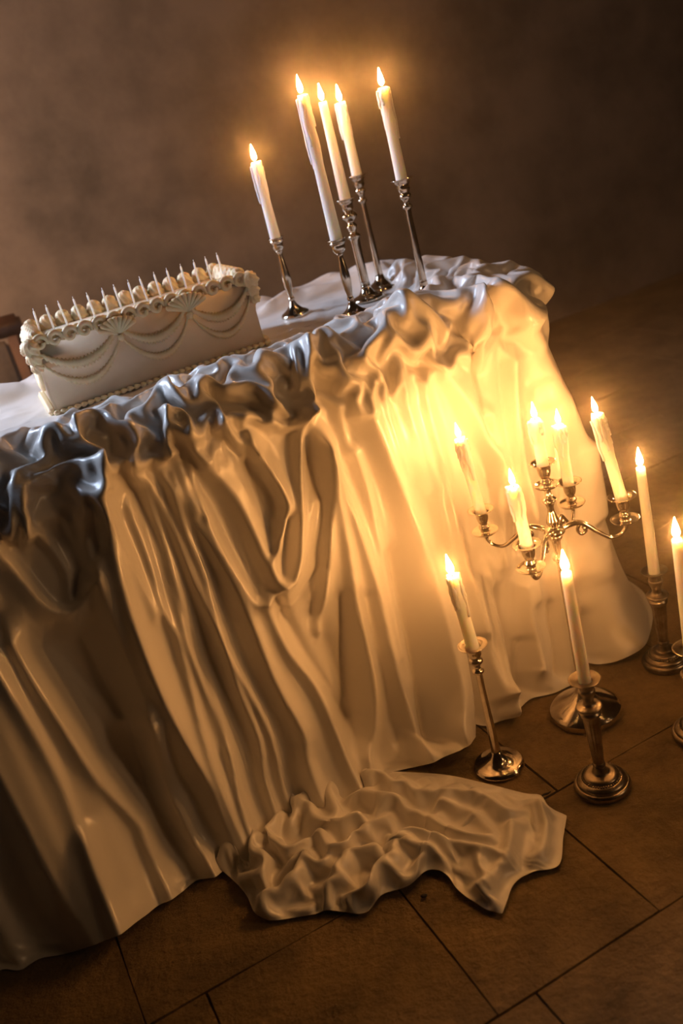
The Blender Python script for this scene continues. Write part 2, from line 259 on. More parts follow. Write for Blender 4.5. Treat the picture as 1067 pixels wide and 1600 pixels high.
# ------------------------------------------------------------------ table and satin cloth
tb = empty('table', (*loc2w(TL/2, TW/2), 0), (0, 0, TH))
tag(tb, 'rectangular table hidden under the ivory satin cloth', 'table')
obj('table_top', box(TL-.06, TW-.06, .03, .004, (0, 0, .743)), 'wood', tb, smooth=False)
for sx in (-1, 1):
    for sy in (-1, 1): obj('leg', box(.05, .05, .728, .004, (sx*(TL/2-.09), sy*(TW/2-.09), .364)), 'wood', tb, smooth=False)
RIDGES = [   # fold crests and hollows: points (s, t), half widths each side (mm), height at both ends (mm)
 ([(1.258,0.448),(1.25,0.288),(1.242,0.148),(1.23,0.036),(1.226,0.0)], 44, 143, 65, 91),
 ([(1.158,0.552),(1.138,0.412),(1.114,0.264),(1.082,0.156),(1.082,0.112),(1.082,0.0)], 18, 26, 32, 39),
 ([(1.194,0.528),(1.178,0.416),(1.17,0.288),(1.178,0.14),(1.18,0.0)], 16, 23, 26, 26),
 ([(1.11,0.508),(1.078,0.356),(1.054,0.2),(1.038,0.084)], 52, 52, -52, -52),
 ([(1.166,0.596),(1.17,0.476),(1.162,0.348),(1.166,0.22)], 18, 18, -20, -20),
 ([(1.114,0.552),(1.094,0.444),(1.046,0.332),(1.018,0.32)], 32, 10, 4, 16),
 ([(1.118,0.708),(1.09,0.608),(1.07,0.568),(1.038,0.564),(1.006,0.6)], 47, 8, 26, 29),
 ([(1.05,0.7),(1.042,0.676),(1.034,0.624),(1.046,0.58)], 8, 10, 16, 16),
 ([(0.938,0.74),(0.95,0.66),(0.962,0.548),(0.966,0.464),(0.966,0.376),(0.958,0.272),(0.946,0.168),(0.946,0.116),(0.946,0.0)], 26, 34, 58, 52),
 ([(1.002,0.336),(1.014,0.204),(1.01,0.084),(1.002,0.032),(1.0,0.0)], 13, 18, 32, 46),
 ([(0.966,0.744),(0.986,0.664),(0.994,0.556),(0.998,0.42),(0.998,0.252),(0.998,0.0)], 18, 16, 26, 10),
 ([(1.05,0.492),(1.034,0.348),(1.03,0.2)], 39, 39, -26, -39),
 ([(0.942,0.704),(0.93,0.62),(0.922,0.532),(0.922,0.496)], 16, 10, 16, 16),
 ([(0.898,0.692),(0.898,0.596),(0.906,0.504),(0.902,0.444),(0.906,0.396),(0.914,0.316),(0.926,0.216),(0.93,0.0)], 9, 12, 21, 16),
 ([(0.87,0.752),(0.866,0.668),(0.87,0.552),(0.886,0.416),(0.886,0.308),(0.89,0.192),(0.906,0.104),(0.911,0.0)], 10, 13, 21, 34),
 ([(0.854,0.74),(0.842,0.64),(0.838,0.528),(0.834,0.416),(0.834,0.308),(0.83,0.192),(0.846,0.108),(0.851,0.0)], 10, 13, 21, 34),
 ([(0.826,0.748),(0.822,0.684),(0.822,0.608),(0.818,0.52),(0.826,0.388),(0.814,0.284),(0.806,0.188),(0.818,0.08),(0.822,0.0)], 10, 10, 16, 31),
 ([(0.874,0.712),(0.87,0.6),(0.878,0.476),(0.882,0.352),(0.89,0.22)], 6, 6, -13, -13),
 ([(0.81,0.688),(0.786,0.544),(0.77,0.432),(0.766,0.292),(0.75,0.172),(0.762,0.116),(0.766,0.0)], 21, 31, 32, 52),
 ([(0.794,0.764),(0.794,0.7),(0.794,0.64)], 6, 6, 10, 10),
 ([(0.782,0.76),(0.778,0.696),(0.778,0.62)], 5, 5, 9, 9),
 ([(0.73,0.432),(0.722,0.332),(0.694,0.24),(0.69,0.112),(0.689,0.0)], 13, 23, 26, 39),
 ([(0.702,0.428),(0.682,0.296),(0.658,0.204),(0.642,0.152)], 16, 10, -20, -20),
 ([(0.634,0.356),(0.63,0.228),(0.642,0.096)], 23, 23, -26, -26),
 ([(0.762,0.744),(0.718,0.64),(0.706,0.524),(0.698,0.464)], 21, 44, 29, 52),
 ([(0.662,0.724),(0.646,0.664),(0.634,0.588),(0.674,0.536)], 6, 23, 29, 46),
 ([(0.674,0.684),(0.674,0.592),(0.674,0.536)], 9, 12, -16, -16),
 ([(0.698,0.772),(0.682,0.736),(0.654,0.692)], 9, 5, 18, 20),
 ([(0.782,0.66),(0.778,0.572),(0.762,0.496),(0.746,0.44),(0.706,0.444),(0.658,0.472),(0.622,0.536),(0.594,0.62),(0.558,0.724)], 12, 9, 13, 32),
 ([(0.634,0.56),(0.662,0.5),(0.678,0.468)], 10, 10, -26, -26),
 ([(0.534,0.74),(0.538,0.636),(0.558,0.54),(0.602,0.432),(0.646,0.332)], 9, 16, 26, 32),
 ([(0.582,0.572),(0.618,0.508),(0.666,0.452)], 12, 13, 18, 18),
 ([(0.602,0.448),(0.658,0.408),(0.702,0.388)], 10, 10, -13, -16),
 ([(0.53,0.656),(0.538,0.568),(0.546,0.468),(0.566,0.356),(0.586,0.2),(0.614,0.108),(0.646,0.06),(0.656,0.0)], 13, 20, 26, 46),
 ([(0.526,0.668),(0.522,0.592),(0.514,0.472),(0.518,0.34),(0.53,0.232),(0.538,0.092),(0.546,0.04),(0.548,0.0)], 13, 17, 29, 34),
 ([(0.474,0.632),(0.474,0.516),(0.494,0.328),(0.506,0.216)], 14, 14, 18, 13),
 ([(0.578,0.372),(0.61,0.232),(0.634,0.136)], 14, 14, -26, -26),
 ([(0.53,0.352),(0.55,0.192),(0.566,0.06)], 13, 13, -21, -21),
 ([(0.426,0.696),(0.414,0.536),(0.406,0.4),(0.414,0.228),(0.438,0.104),(0.482,0.0),(0.495,0.0)], 34, 52, 46, 104),
 ([(0.458,0.416),(0.466,0.28),(0.482,0.148),(0.514,0.036)], 13, 16, -26, -52),
 ([(0.35,0.78),(0.342,0.676),(0.342,0.508)], 18, 18, 18, 15),
 ([(0.39,0.756),(0.39,0.668),(0.386,0.548)], 9, 9, 10, 10),
 ([(0.294,0.804),(0.258,0.724),(0.222,0.632),(0.202,0.548),(0.182,0.464),(0.17,0.384)], 16, 57, 31, 39),
 ([(0.174,0.736),(0.182,0.66),(0.19,0.596),(0.182,0.54)], 13, 13, -60, -30),
 ([(0.142,0.78),(0.17,0.696),(0.186,0.6)], 29, 8, 34, 26),
 ([(0.11,0.788),(0.066,0.728),(0.054,0.636),(0.038,0.516),(0.03,0.376),(0.042,0.3)], 16, 29, 39, 39),
 ([(0.09,0.736),(0.102,0.632),(0.122,0.504)], 16, 16, 8, 6),
 ([(0.002,0.712),(0.002,0.62),(0.002,0.5)], 13, 13, -15, -15),
 ([(0.362,0.176),(0.382,0.072),(0.414,0.0)], 12, 13, -39, -65),
 ([(0.33,0.06),(0.338,0.024),(0.346,0.008)], 10, 14, 26, 78),
 ([(0.246,0.124),(0.266,0.06),(0.278,0.024)], 12, 12, -32, -52),
 ([(0.094,0.116),(0.106,0.044),(0.118,0.0)], 12, 12, -32, -52),
 ([(0.158,0.172),(0.178,0.092),(0.198,0.036)], 10, 10, -26, -46),
 ([(0.298,0.7),(0.306,0.544),(0.318,0.372),(0.338,0.2)], 16, 18, 26, 32),
 ([(0.094,0.684),(0.134,0.508),(0.162,0.336),(0.19,0.204)], 16, 16, 23, 29),
 ([(0.174,0.604),(0.206,0.452),(0.23,0.292)], 13, 13, 21, 21),
 ([(0.066,0.56),(0.082,0.376),(0.106,0.212)], 13, 18, 26, 31),
 ([(0.034,0.444),(0.058,0.292),(0.066,0.184)], 13, 13, 21, 23),
 ([(0.114,0.688),(0.154,0.512),(0.19,0.316)], 9, 9, -16, -16),
 ([(0.062,0.612),(0.086,0.42),(0.118,0.244)], 10, 10, -20, -20),
 ([(0.278,0.296),(0.302,0.14),(0.334,0.052)], 16, 20, 31, 52),
 ([(0.31,0.3),(0.338,0.132),(0.35,0.048)], 13, 13, 26, 39),
 ([(0.21,0.24),(0.238,0.084),(0.246,0.06)], 18, 22, 34, 52),
 ([(0.27,0.252),(0.278,0.096),(0.282,0.04)], 14, 14, -32, -39),
 ([(0.13,0.224),(0.146,0.112),(0.158,0.036)], 17, 23, 34, 46),
 ([(0.05,0.236),(0.066,0.136),(0.07,0.004)], 16, 23, 32, 72),
 ([(0.07,0.184),(0.074,0.1),(0.09,0.008)], 12, 12, -16, -21),
 ([(1.09,0.728),(1.066,0.764),(1.038,0.788),(0.986,0.808),(0.942,0.8)], 13, 12, 31, 29),
 ([(1.07,0.724),(1.054,0.76),(1.018,0.78),(0.97,0.78),(0.918,0.772)], 16, 5, 39, 39),
 ([(0.926,0.82),(0.93,0.796),(0.918,0.772)], 6, 8, 22, 22),
 ([(0.922,0.824),(0.886,0.828),(0.858,0.804),(0.85,0.78),(0.866,0.764)], 10, 10, 22, 20),
 ([(0.898,0.764),(0.862,0.76),(0.806,0.752)], 10, 5, 26, 26),
 ([(0.83,0.788),(0.818,0.772),(0.81,0.756)], 8, 8, 16, 16),
 ([(0.782,0.8),(0.79,0.78),(0.81,0.756)], 6, 8, 16, 20),
 ([(0.79,0.792),(0.77,0.796),(0.754,0.788),(0.766,0.764),(0.782,0.776)], 6, 6, 22, 22),
 ([(0.75,0.856),(0.746,0.824),(0.734,0.808)], 8, 6, 18, 18),
 ([(0.894,0.8),(0.874,0.808),(0.878,0.776)], 6, 6, 10, 10),
 ([(0.914,0.812),(0.89,0.816),(0.894,0.772)], 12, 12, -12, -12),
 ([(1.05,0.792),(1.058,0.776),(1.046,0.788)], 13, 13, 13, 13),
 ([(0.998,0.828),(0.966,0.824),(0.942,0.828)], 12, 12, 15, 15),
 ([(0.994,0.776),(0.966,0.772),(0.934,0.764)], 8, 8, -12, -12),
 ([(0.71,0.812),(0.682,0.816),(0.666,0.808),(0.626,0.796),(0.602,0.772),(0.574,0.74),(0.546,0.748)], 9, 9, 20, 22),
 ([(0.698,0.772),(0.634,0.756),(0.598,0.732),(0.57,0.728),(0.534,0.744)], 10, 5, 26, 26),
 ([(0.666,0.8),(0.634,0.78),(0.602,0.74)], 6, 6, 12, 14),
 ([(0.682,0.8),(0.654,0.78),(0.626,0.764)], 9, 9, -12, -12),
 ([(0.49,0.82),(0.518,0.78),(0.534,0.748),(0.55,0.732)], 6, 8, 26, 26),
 ([(0.518,0.82),(0.53,0.788),(0.542,0.768)], 6, 8, 18, 18),
 ([(0.53,0.716),(0.542,0.672),(0.538,0.632)], 8, 8, -12, -10),
 ([(0.298,0.82),(0.35,0.804),(0.406,0.78)], 10, 13, 26, 22),
 ([(0.402,0.776),(0.394,0.752),(0.41,0.736)], 8, 8, 10, 10),
 ([(0.486,0.796),(0.466,0.776),(0.446,0.744),(0.454,0.704)], 16, 21, 16, 16),
 ([(0.482,0.724),(0.482,0.664),(0.486,0.632)], 10, 10, 12, 10),
 ([(0.342,0.784),(0.306,0.768),(0.266,0.736)], 12, 10, 18, 15),
 ([(0.278,0.816),(0.246,0.8),(0.23,0.776)], 10, 9, 16, 16),
 ([(0.198,0.796),(0.19,0.768),(0.17,0.74)], 12, 10, -15, -15),
 ([(0.158,0.78),(0.134,0.8),(0.094,0.792),(0.066,0.752)], 13, 12, 24, 24),
 ([(0.09,0.908),(0.078,0.88),(0.102,0.828)], 12, 10, 18, 18),
 ([(0.058,0.804),(0.022,0.792),(0.002,0.76)], 13, 12, 22, 22),
 ([(0.258,0.84),(0.21,0.824),(0.174,0.808)], 12, 10, 16, 16),
 ([(0.086,0.832),(0.062,0.804),(0.026,0.756)], 10, 10, -14, -14),
]

TRAIN_HEM = [(-0.216,1.613),(-0.149,1.604),(-0.076,1.555),(-0.003,1.52),(0.066,1.482),(0.129,1.431),(0.188,1.379),(0.213,1.364),(0.218,1.329),(0.24,1.298),(0.218,1.25),(0.193,1.195),(0.151,1.192),(0.115,1.18),(0.08,1.127),(0.054,1.149),(0.023,1.198),(0.014,1.231),(-0.013,1.255),(-0.052,1.231),(-0.097,1.229),(-0.133,1.202),(-0.185,1.224),(-0.239,1.233),(-0.294,1.24),(-0.318,1.266),(-0.332,1.312),(-0.362,1.365),(-0.398,1.411),(-0.415,1.454),(-0.408,1.523),(-0.35,1.597),(-0.283,1.62)]
TRAIN_CORNERS = (0, 9, 14, 29)
TRAIN_FOLDS = [
 ([(-0.084,1.516),(-0.002,1.431),(0.095,1.388),(0.145,1.318)], 13, 17, 30, 22),
 ([(-0.118,1.474),(-0.035,1.408),(0.043,1.308),(0.099,1.268)], 13, 11, 30, 22),
 ([(-0.062,1.32),(0.003,1.311),(0.059,1.263),(0.102,1.235)], 17, 11, 38, 24),
 ([(-0.051,1.306),(-0.004,1.274),(0.013,1.205),(0.021,1.177)], 15, 10, 33, 30),
 ([(0.144,1.288),(0.122,1.227),(0.09,1.188),(0.052,1.166)], 13, 11, 30, 30),
 ([(0.207,1.324),(0.2,1.257),(0.164,1.204),(0.11,1.166)], 13, 10, 24, 18),
 ([(-0.256,1.463),(-0.276,1.409),(-0.242,1.363),(-0.213,1.368)], 11, 11, 38, 30),
 ([(-0.212,1.56),(-0.21,1.5),(-0.238,1.438)], 11, 11, 24, 30),
 ([(-0.162,1.545),(-0.153,1.494),(-0.149,1.439)], 13, 10, 24, 30),
 ([(-0.373,1.395),(-0.33,1.429),(-0.295,1.382),(-0.291,1.325)], 17, 11, 38, 38),
 ([(-0.309,1.25),(-0.264,1.277),(-0.229,1.295),(-0.215,1.336)], 15, 13, 30, 38),
 ([(-0.202,1.212),(-0.175,1.261),(-0.143,1.302),(-0.091,1.307)], 15, 13, 30, 38),
 ([(-0.157,1.225),(-0.119,1.226),(-0.081,1.257),(-0.052,1.3)], 13, 11, 30, 38),
 ([(-0.07,1.373),(-0.12,1.35),(-0.168,1.335),(-0.188,1.376)], 13, 11, 30, 30),
 ([(-0.244,1.331),(-0.205,1.309),(-0.176,1.314)], 11, 11, 30, 30),
 ([(-0.266,1.523),(-0.218,1.475),(-0.162,1.408),(-0.114,1.399)], 15, 13, 30, 30),
 ([(-0.02,1.257),(-0.047,1.23),(-0.081,1.22)], 15, 11, 30, 22),
 ([(0.04,1.391),(0.087,1.337),(0.108,1.28)], 11, 11, 21, 15),
 ([(-0.024,1.364),(0.024,1.311),(0.046,1.256)], 11, 11, -15, -15),
 ([(0.073,1.23),(0.073,1.186),(0.078,1.143)], 11, 11, 22, 22),
 ([(-0.285,1.33),(-0.259,1.261),(-0.222,1.227)], 13, 13, -18, -18),
]

def settle(P, inv, scu, scv, steps, grav, collide, damp=.90, bend=.35, iters=3, hold=0.0):
    """position-based cloth relaxation of a grid P (nu, nv, 3): rest lengths are those of P times scu (rows) and scv (columns)"""
    dt2 = (1/50)**2; V = np.zeros_like(P); fam = []
    def add(du, dv, par_axis, sc, k):
        nu, nv = P.shape[:2]
        for par in (0, 1):
            if dv >= 0: i = (slice(0, nu-du), slice(0, nv-dv)); j = (slice(du, nu), slice(dv, nv))
            else: i = (slice(0, nu-du), slice(-dv, nv)); j = (slice(du, nu), slice(0, nv+dv))
            st = max(du, 1) if par_axis == 0 else max(abs(dv), 1)
            n_ = (nu-du) if par_axis == 0 else (nv-abs(dv))
            for o in range(st):
                off = par*st+o
                if off >= n_: continue
                sl = slice(off, None, 2*st)
                def sub(q):
                    q = list(q); base = q[par_axis]; q[par_axis] = slice(base.start+off, base.stop, 2*st); return tuple(q)
                I, J = sub(i), sub(j); L0 = np.linalg.norm(P[J]-P[I], axis=-1)*(sc[I] if hasattr(sc, 'shape') else sc)
                wi, wj = inv[I], inv[J]; ws = wi+wj; ok = ws > 0; ws = np.where(ok, ws, 1)
                fam.append((I, J, L0, (wi/ws*k)[..., None], (wj/ws*k)[..., None]))
    one = np.ones(P.shape[:2]); su = scu*one; sv = scv*one
    add(1, 0, 0, su, 1.0); add(0, 1, 1, sv, 1.0)
    add(1, 1, 0, np.sqrt((su**2+sv**2)/2), .5); add(1, -1, 0, np.sqrt((su**2+sv**2)/2), .5)
    add(2, 0, 0, su, bend); add(0, 2, 1, sv, bend)
    X = P.copy(); fr = (inv > 0)[..., None]
    for st in range(steps):
        V *= damp; V[..., 2] -= grav*9.8*(1/50)*.6
        Y = np.where(fr, X+V*(1/50), X)
        for it in range(iters):
            for I, J, L0, ki, kj in fam:
                d = Y[J]-Y[I]; L = np.sqrt((d*d).sum(-1))+1e-9; c = ((L-L0)/L)[..., None]*d
                Y[I] += ki*c; Y[J] -= kj*c
            Y = collide(Y, X)
        Y = Y+hold*(P-Y)
        V = (Y-X)*50; sp_ = np.linalg.norm(V, axis=-1, keepdims=True); V *= np.minimum(1, 1.0/(sp_+1e-9)); X = Y
    return X
def build_cloth():
    root = empty('satin_tablecloth', (*loc2w(TL/2, TW/2), 0))
    tag(root, 'ivory satin cloth draped over the table in ruffles and folds down to the floor', 'tablecloth')
    s = np.concatenate([np.arange(-.45, 1.42, .0060), np.arange(1.42, PERIM-.45, .018)])
    t_ = np.concatenate([np.arange(0, 1.0, .0062), np.linspace(1.0, TMAX, 18)])
    S, T_ = np.meshgrid(s, t_, indexing='ij'); B = basepos(S, T_)
    n_ = grid_normals(B); i0 = np.argmin(abs(s-.6))
    if n_[i0, 60, :2]@ND < 0: n_ = -n_
    D = fold_field(S, T_, RIDGES, lambda dx, dy: (-dy/math.hypot(dx, dy), dx/math.hypot(dx, dy)))
    N_, z_ = prof(T_)
    u = S/PERIM*2*PI; cs, ss = np.cos(u)*PERIM/2/PI, np.sin(u)*PERIM/2/PI     # periodic coordinates round the table
    skirt = 1-sstep(.60, .72, z_)*1.0; skirt = np.where(N_ > 0, skirt, 0)
    away = 1-sstep(-.10, .0, S)*(1-sstep(1.28, 1.40, S))      # the ends and the back: plain pleats
    D += away*skirt*(.018*np.sin(S*62+2.2*pnoise(cs*5, ss*5, T_*1.2)*2)+.012*pnoise(cs*9, ss*9, T_*1.4))
    D += skirt*(.010*pnoise(cs*11, ss*11, T_*1.6)+.0035*pnoise(cs*32, ss*32, T_*2.2))
    low = 1-sstep(0, .22, z_); D += low*np.where(N_ > 0, 1, 0)*(.034*pnoise(cs*9, ss*9, 3.3)+.014*pnoise(cs*24, ss*24, 7.7))
    gz = .035*pnoise(cs*5, ss*5, 9.1); inn = 1-.42*(1-sstep(-.06, .06, S))-.42*sstep(1.5, 1.6, S); ruf = sstep(.655+gz, .735+gz, z_)*(1-sstep(.085*inn, .19*inn, -N_))     # gathered ruffle along the table edge
    wx, wy, wz = B[..., 0], B[..., 1], B[..., 2]
    q1 = pnoise(wx*9, wy*9, wz*9+4)*.55; q2 = pnoise(wx*9+31, wy*9, wz*9)*.55
    D += ruf*(.024*ridged(wx*7.5+q1, wy*7.5+q2, wz*7.5)-.004+.006*ridged(wx*19+q2, wy*19+q1, wz*19))
    top = np.where(N_ < 0, sstep(.05, .17, -N_), 0)
    D += top*(.0050*ridged(wx*8+q1, wy*8+q2, 2.0)+.0022*ridged(wx*19+q2, wy*19+q1, 5.0)-.0035)
    P = B+n_*D[..., None]; P[..., 2] = np.maximum(P[..., 2], .003)
    # settle the front under gravity
    nf = int(np.searchsorted(s, 1.415)); nt = int(np.searchsorted(t_, 1.01))
    Q = P[:nf, :nt].copy(); Bq, nq, zq, Nq, rq = B[:nf, :nt], n_[:nf, :nt], z_[:nf, :nt], N_[:nf, :nt], ruf[:nf, :nt]
    inv = np.ones(Q.shape[:2]); inv[:3] = 0; inv[-3:] = 0; inv[:, -3:] = 0; inv[Nq < -.125] = 0
    Sq = S[:nf, :nt]; gp = np.min(np.abs(Sq[..., None]-np.array(GATHERS)), -1) < .012
    gl = (np.abs(zq-.700) < .012) & (Nq > 0) & gp; inv[gl] = 0     # the stitched gather line
    def coll(Y, X):
        d = ((Y-Bq)*nq).sum(-1); lo = -.060+.056*rq+.03*np.where(Nq < 0, 1, 0)*(1-rq); pen = np.minimum(d-lo, 0)
        Y = Y-nq*pen[..., None]
        f = Y[..., 2] < .0035
        Y[..., :2] = np.where(f[..., None], X[..., :2]+.15*(Y[..., :2]-X[..., :2]), Y[..., :2]); Y[..., 2] = np.maximum(Y[..., 2], .0035)
        return Y
    P[:nf, :nt] = settle(Q, inv, 1.006+.27*rq, 1.006+.27*rq, CLOTH_STEPS, .35*(1-rq), coll, hold=(.10*(1-rq)+.02)[..., None])
    c = np.array(root.location)
    o = obj('draped_cloth', grid_mesh('draped_cloth', P-c, closed_u=True), 'satin', root)
    o.modifiers.new('subdivision', 'SUBSURF').levels = 1; o.modifiers[-1].render_levels = 1
    # the train lying on the floor
    H_ = np.array(TRAIN_HEM); cr = TRAIN_CORNERS
    def side(i, j, n):
        idx = [k % len(H_) for k in range(i, j+1)] if j >= i else [k % len(H_) for k in range(i, j+len(H_)+1)]
        C = resample(H_[idx], 10); L = np.concatenate([[0], np.cumsum(np.hypot(*np.diff(C, axis=0).T))]); uu = np.linspace(0, L[-1], n)
        return np.stack([np.interp(uu, L, C[:, 0]), np.interp(uu, L, C[:, 1])], -1)
    nu, nv = 84, 62
    c0 = side(cr[0], cr[1], nu); d1 = side(cr[1], cr[2], nv); c1 = side(cr[2], cr[3], nu)[::-1]; d0 = side(cr[3], cr[0], nv)[::-1]
    uu = np.linspace(0, 1, nu)[:, None, None]; vv = np.linspace(0, 1, nv)[None, :, None]
    XY = (1-vv)*c0[:, None]+vv*c1[:, None]+(1-uu)*d0[None]+uu*d1[None]-((1-uu)*(1-vv)*c0[0]+uu*(1-vv)*c0[-1]+(1-uu)*vv*c1[0]+uu*vv*c1[-1])
    X, Y = XY[..., 0], XY[..., 1]
    U_, V_ = np.meshgrid(np.linspace(0, 1, nu), np.linspace(0, 1, nv), indexing='ij')
    rim = np.minimum(np.minimum(U_, 1-U_)*.5, np.minimum(V_, 1-V_)*.35)
    Z = .006+.012*sstep(0, .05, rim)
    Z += fold_field(X, Y, TRAIN_FOLDS, lambda dx, dy: (dy/math.hypot(dx, dy), -dx/math.hypot(dx, dy)), True)*sstep(-.01, .025, rim)
    leftw = 1-sstep(-.12, .06, X); q1 = pnoise(X*8, Y*8, 2.2)*.6; q2 = pnoise(X*8, Y*8, 8.2)*.6
    Z += sstep(-.006, .03, rim)*(leftw*.012*ridged(X*6+q1, Y*6+q2, 1.5)+(1-leftw)*.004*ridged(X*6+q1, Y*6+q2, 6.5))
    for _ in range(1): Z[1:-1, 1:-1] = .5*Z[1:-1, 1:-1]+.125*(Z[2:, 1:-1]+Z[:-2, 1:-1]+Z[1:-1, 2:]+Z[1:-1, :-2])
    Q = np.stack([X, Y, np.maximum(Z, .004)], -1)
    inv = np.ones((nu, nv)); inv[0] = inv[-1] = 0; inv[:, 0] = inv[:, -1] = 0
    def coll2(Y, X):
        f = Y[..., 2] < .005
        Y[..., :2] = np.where(f[..., None], X[..., :2]+.2*(Y[..., :2]-X[..., :2]), Y[..., :2]); Y[..., 2] = np.clip(Y[..., 2], .005, .052); return Y
    Q = settle(Q, inv, 1.06+.18*leftw, 1.06+.18*leftw, CLOTH_STEPS, .10, coll2, bend=.5, hold=.035)
    o = obj('train', grid_mesh('train', Q-c), 'satin', root); o['label'] = 'crumpled satin train lying on the stone floor'
    o.modifiers.new('subdivision', 'SUBSURF').levels = 2; o.modifiers[-1].render_levels = 2
    return root
CLOTH_STEPS = 32
GATHERS = (.02, .13, .34, .52, .655, .80, .905, 1.01, 1.13, 1.25)     # where the ruffle is tacked to the table edge
build_cloth()

# ------------------------------------------------------------------ candles and candlesticks
def flame_mesh(h=.036, r=.0062):
    return lathe(smooth_prof([(.0012, 0), (r*.75, h*.10), (r, h*.25), (r*.86, h*.45), (r*.5, h*.70), (r*.2, h*.90), (.0004, h)], 2), 12)
FL = None
def make_candle(name, base, length, r0, r1, label, lean=(0, 0), drips=0, rough=0.0, group=None, fl=.94, seed=0):
    """a lit taper standing in a socket; base = point of its lower end"""
    global FL
    rd = random.Random(seed+17)
    c = empty(name, base, (lean[0], lean[1], rd.uniform(0, 6))); 
    c.rotation_mode = 'XYZ'
    if lean != (0, 0): c.rotation_euler = (lean[0], lean[1], 0)
    tag(c, label, 'candle', group)
    ph = [rd.uniform(0, 6) for _ in range(4)]
    def wob(a, z):
        k = sstep(length*.35, length*.95, z) if rough else 0
        return float(k)*rough*(.5*math.sin(3*a+ph[0]+z*40)+.5*math.sin(5*a+ph[1]-z*70)+.5*math.sin(2*a+ph[2]+z*190)*math.sin(z*260+ph[3]))
    cst = .0020 if drips else 0          # melted crust on the upper part
    pr = [(r0*.9, 0), (r0, .002)]+[(r0+(r1-r0)*k/28+cst*float(sstep(.52, .66, k/28))*(1-.5*float(sstep(.9, 1, k/28))), length*k/28) for k in range(1, 28)]+[(r1, length*.985), (r1*.9, length), (r1*.62, length-.001), (r1*.3, length-.0035), (.0006, length-.004)]
    wx_ = obj('wax_body', lathe(pr, 28, wob=wob), 'wax', c)
    for k in range(drips):
        a = rd.uniform(0, 2*PI); z1 = length*rd.uniform(.93, 1.0); dl = length*rd.uniform(.12, .5); pts = []; rad = []
        for j in range(8):
            u = j/7; z = z1-dl*u; rr = r0+(r1-r0)*z/length; aa = a+.12*math.sin(j*1.3+k); rr += .0016*float(sstep(.52, .66, z/length)); pts.append(((rr+.0004)*math.cos(aa), (rr+.0004)*math.sin(aa), z)); rad.append(.0020+.0016*abs(math.sin(j*1.7+k)))
        rad[-1] = .0030
        obj('wax_drip', tube(pts, rad, 7, n=2), 'wax', c)
    obj('wick', tube([(0, 0, length-.006), (.0003, 0, length+.003), (.001, 0, length+.008)], .0008, 6, n=2), 'wick', c)
    if FL is None: FL = obj('flame', flame_mesh(), 'flame', c, (0, 0, length+.003)); f = FL
    else: f = link_copy(FL, c, (0, 0, length+.003))
    f.scale = (fl, fl, fl); f['label'] = 'glowing candle flame'
    return c
def pan(r, z, m, parent, cup=.012, depth=.028, name='drip_pan'):
    """flared lip around the candle socket, its well and outer wall"""
    pr = smooth_prof([(cup*.72, z-depth), (cup*1.05, z-depth*.7), (cup*1.1, z-depth*.35), (cup*1.35, z-.006), (r*.8, z-.002), (r, z), (r*.985, z+.0016), (r*.75, z+.0005), (cup*1.15, z-.002), (cup*.98, z-.006), (cup*.9, z-.012)], 4)
    return obj(name, lathe(pr, 40), m, parent)
def stick_baluster(h, br, m):      # dome foot, waisted stem swelling in the middle
    return [('base', [(br, 0), (br*1.0, .004), (br*.9, .009), (br*.55, .016), (br*.3, .026), (.0058, .036)]),
            ('stem', [(.0058, .034), (.0078, .040), (.0060, .046), (.0075, h*.33), (.0105, h*.48), (.0088, h*.64), (.0055, h*.80), (.0085, h-.030), (.0065, h-.026)])]
def stick_column(h, br, m):        # trumpet foot, slim plain column, ringed neck
    return [('base', [(br, 0), (br*1.02, .003), (br*.97, .0065), (br*.90, .009), (br*.6, .013), (br*.34, .021), (.0085, .034)]),
            ('stem', [(.0088, .032), (.0080, .06), (.0070, h*.5), (.0066, h-.062), (.0105, h-.058), (.0108, h-.053), (.0062, h-.049), (.0075, h-.042), (.0125, h-.036), (.0125, h-.031), (.009, h-.027)])]
def stick_ringed(h, br, m):        # stout column with ringed shoulders
    return [('base', [(br, 0), (br, .004), (br*.9, .008), (br*.55, .013), (br*.34, .024), (.011, .034)]),
            ('stem', [(.011, .032), (.0105, h*.35), (.0115, h*.60), (.0145, h*.63), (.0145, h*.65), (.0085, h*.68), (.0125, h*.73), (.0125, h*.745), (.0075, h*.78), (.0175, h-.040), (.0185, h-.034), (.0125, h-.028)])]
def stick_pewter(h, br, m):        # stepped beaded foot, fluted column widening upwards, vase socket
    return [('base', [(br*.97, 0), (br, .004), (br*.99, .009), (br*.93, .013), (br*.88, .014), (br*.84, .019), (br*.72, .023), (br*.64, .0235), (br*.60, .028), (br*.5, .031), (br*.30, .033), (.012, .040), (.0095, .046)]),
            ('stem', [(.0095, .045), (.0115, .050), (.0095, .055), (.0100, .062), (.0145, h-.078), (.0175, h-.074), (.0185, h-.068), (.0150, h-.063), (.0215, h-.058), (.0215, h-.054), (.0105, h-.050), (.0095, h-.040), (.013, h-.030), (.0145, h-.022), (.011, h-.018)])]
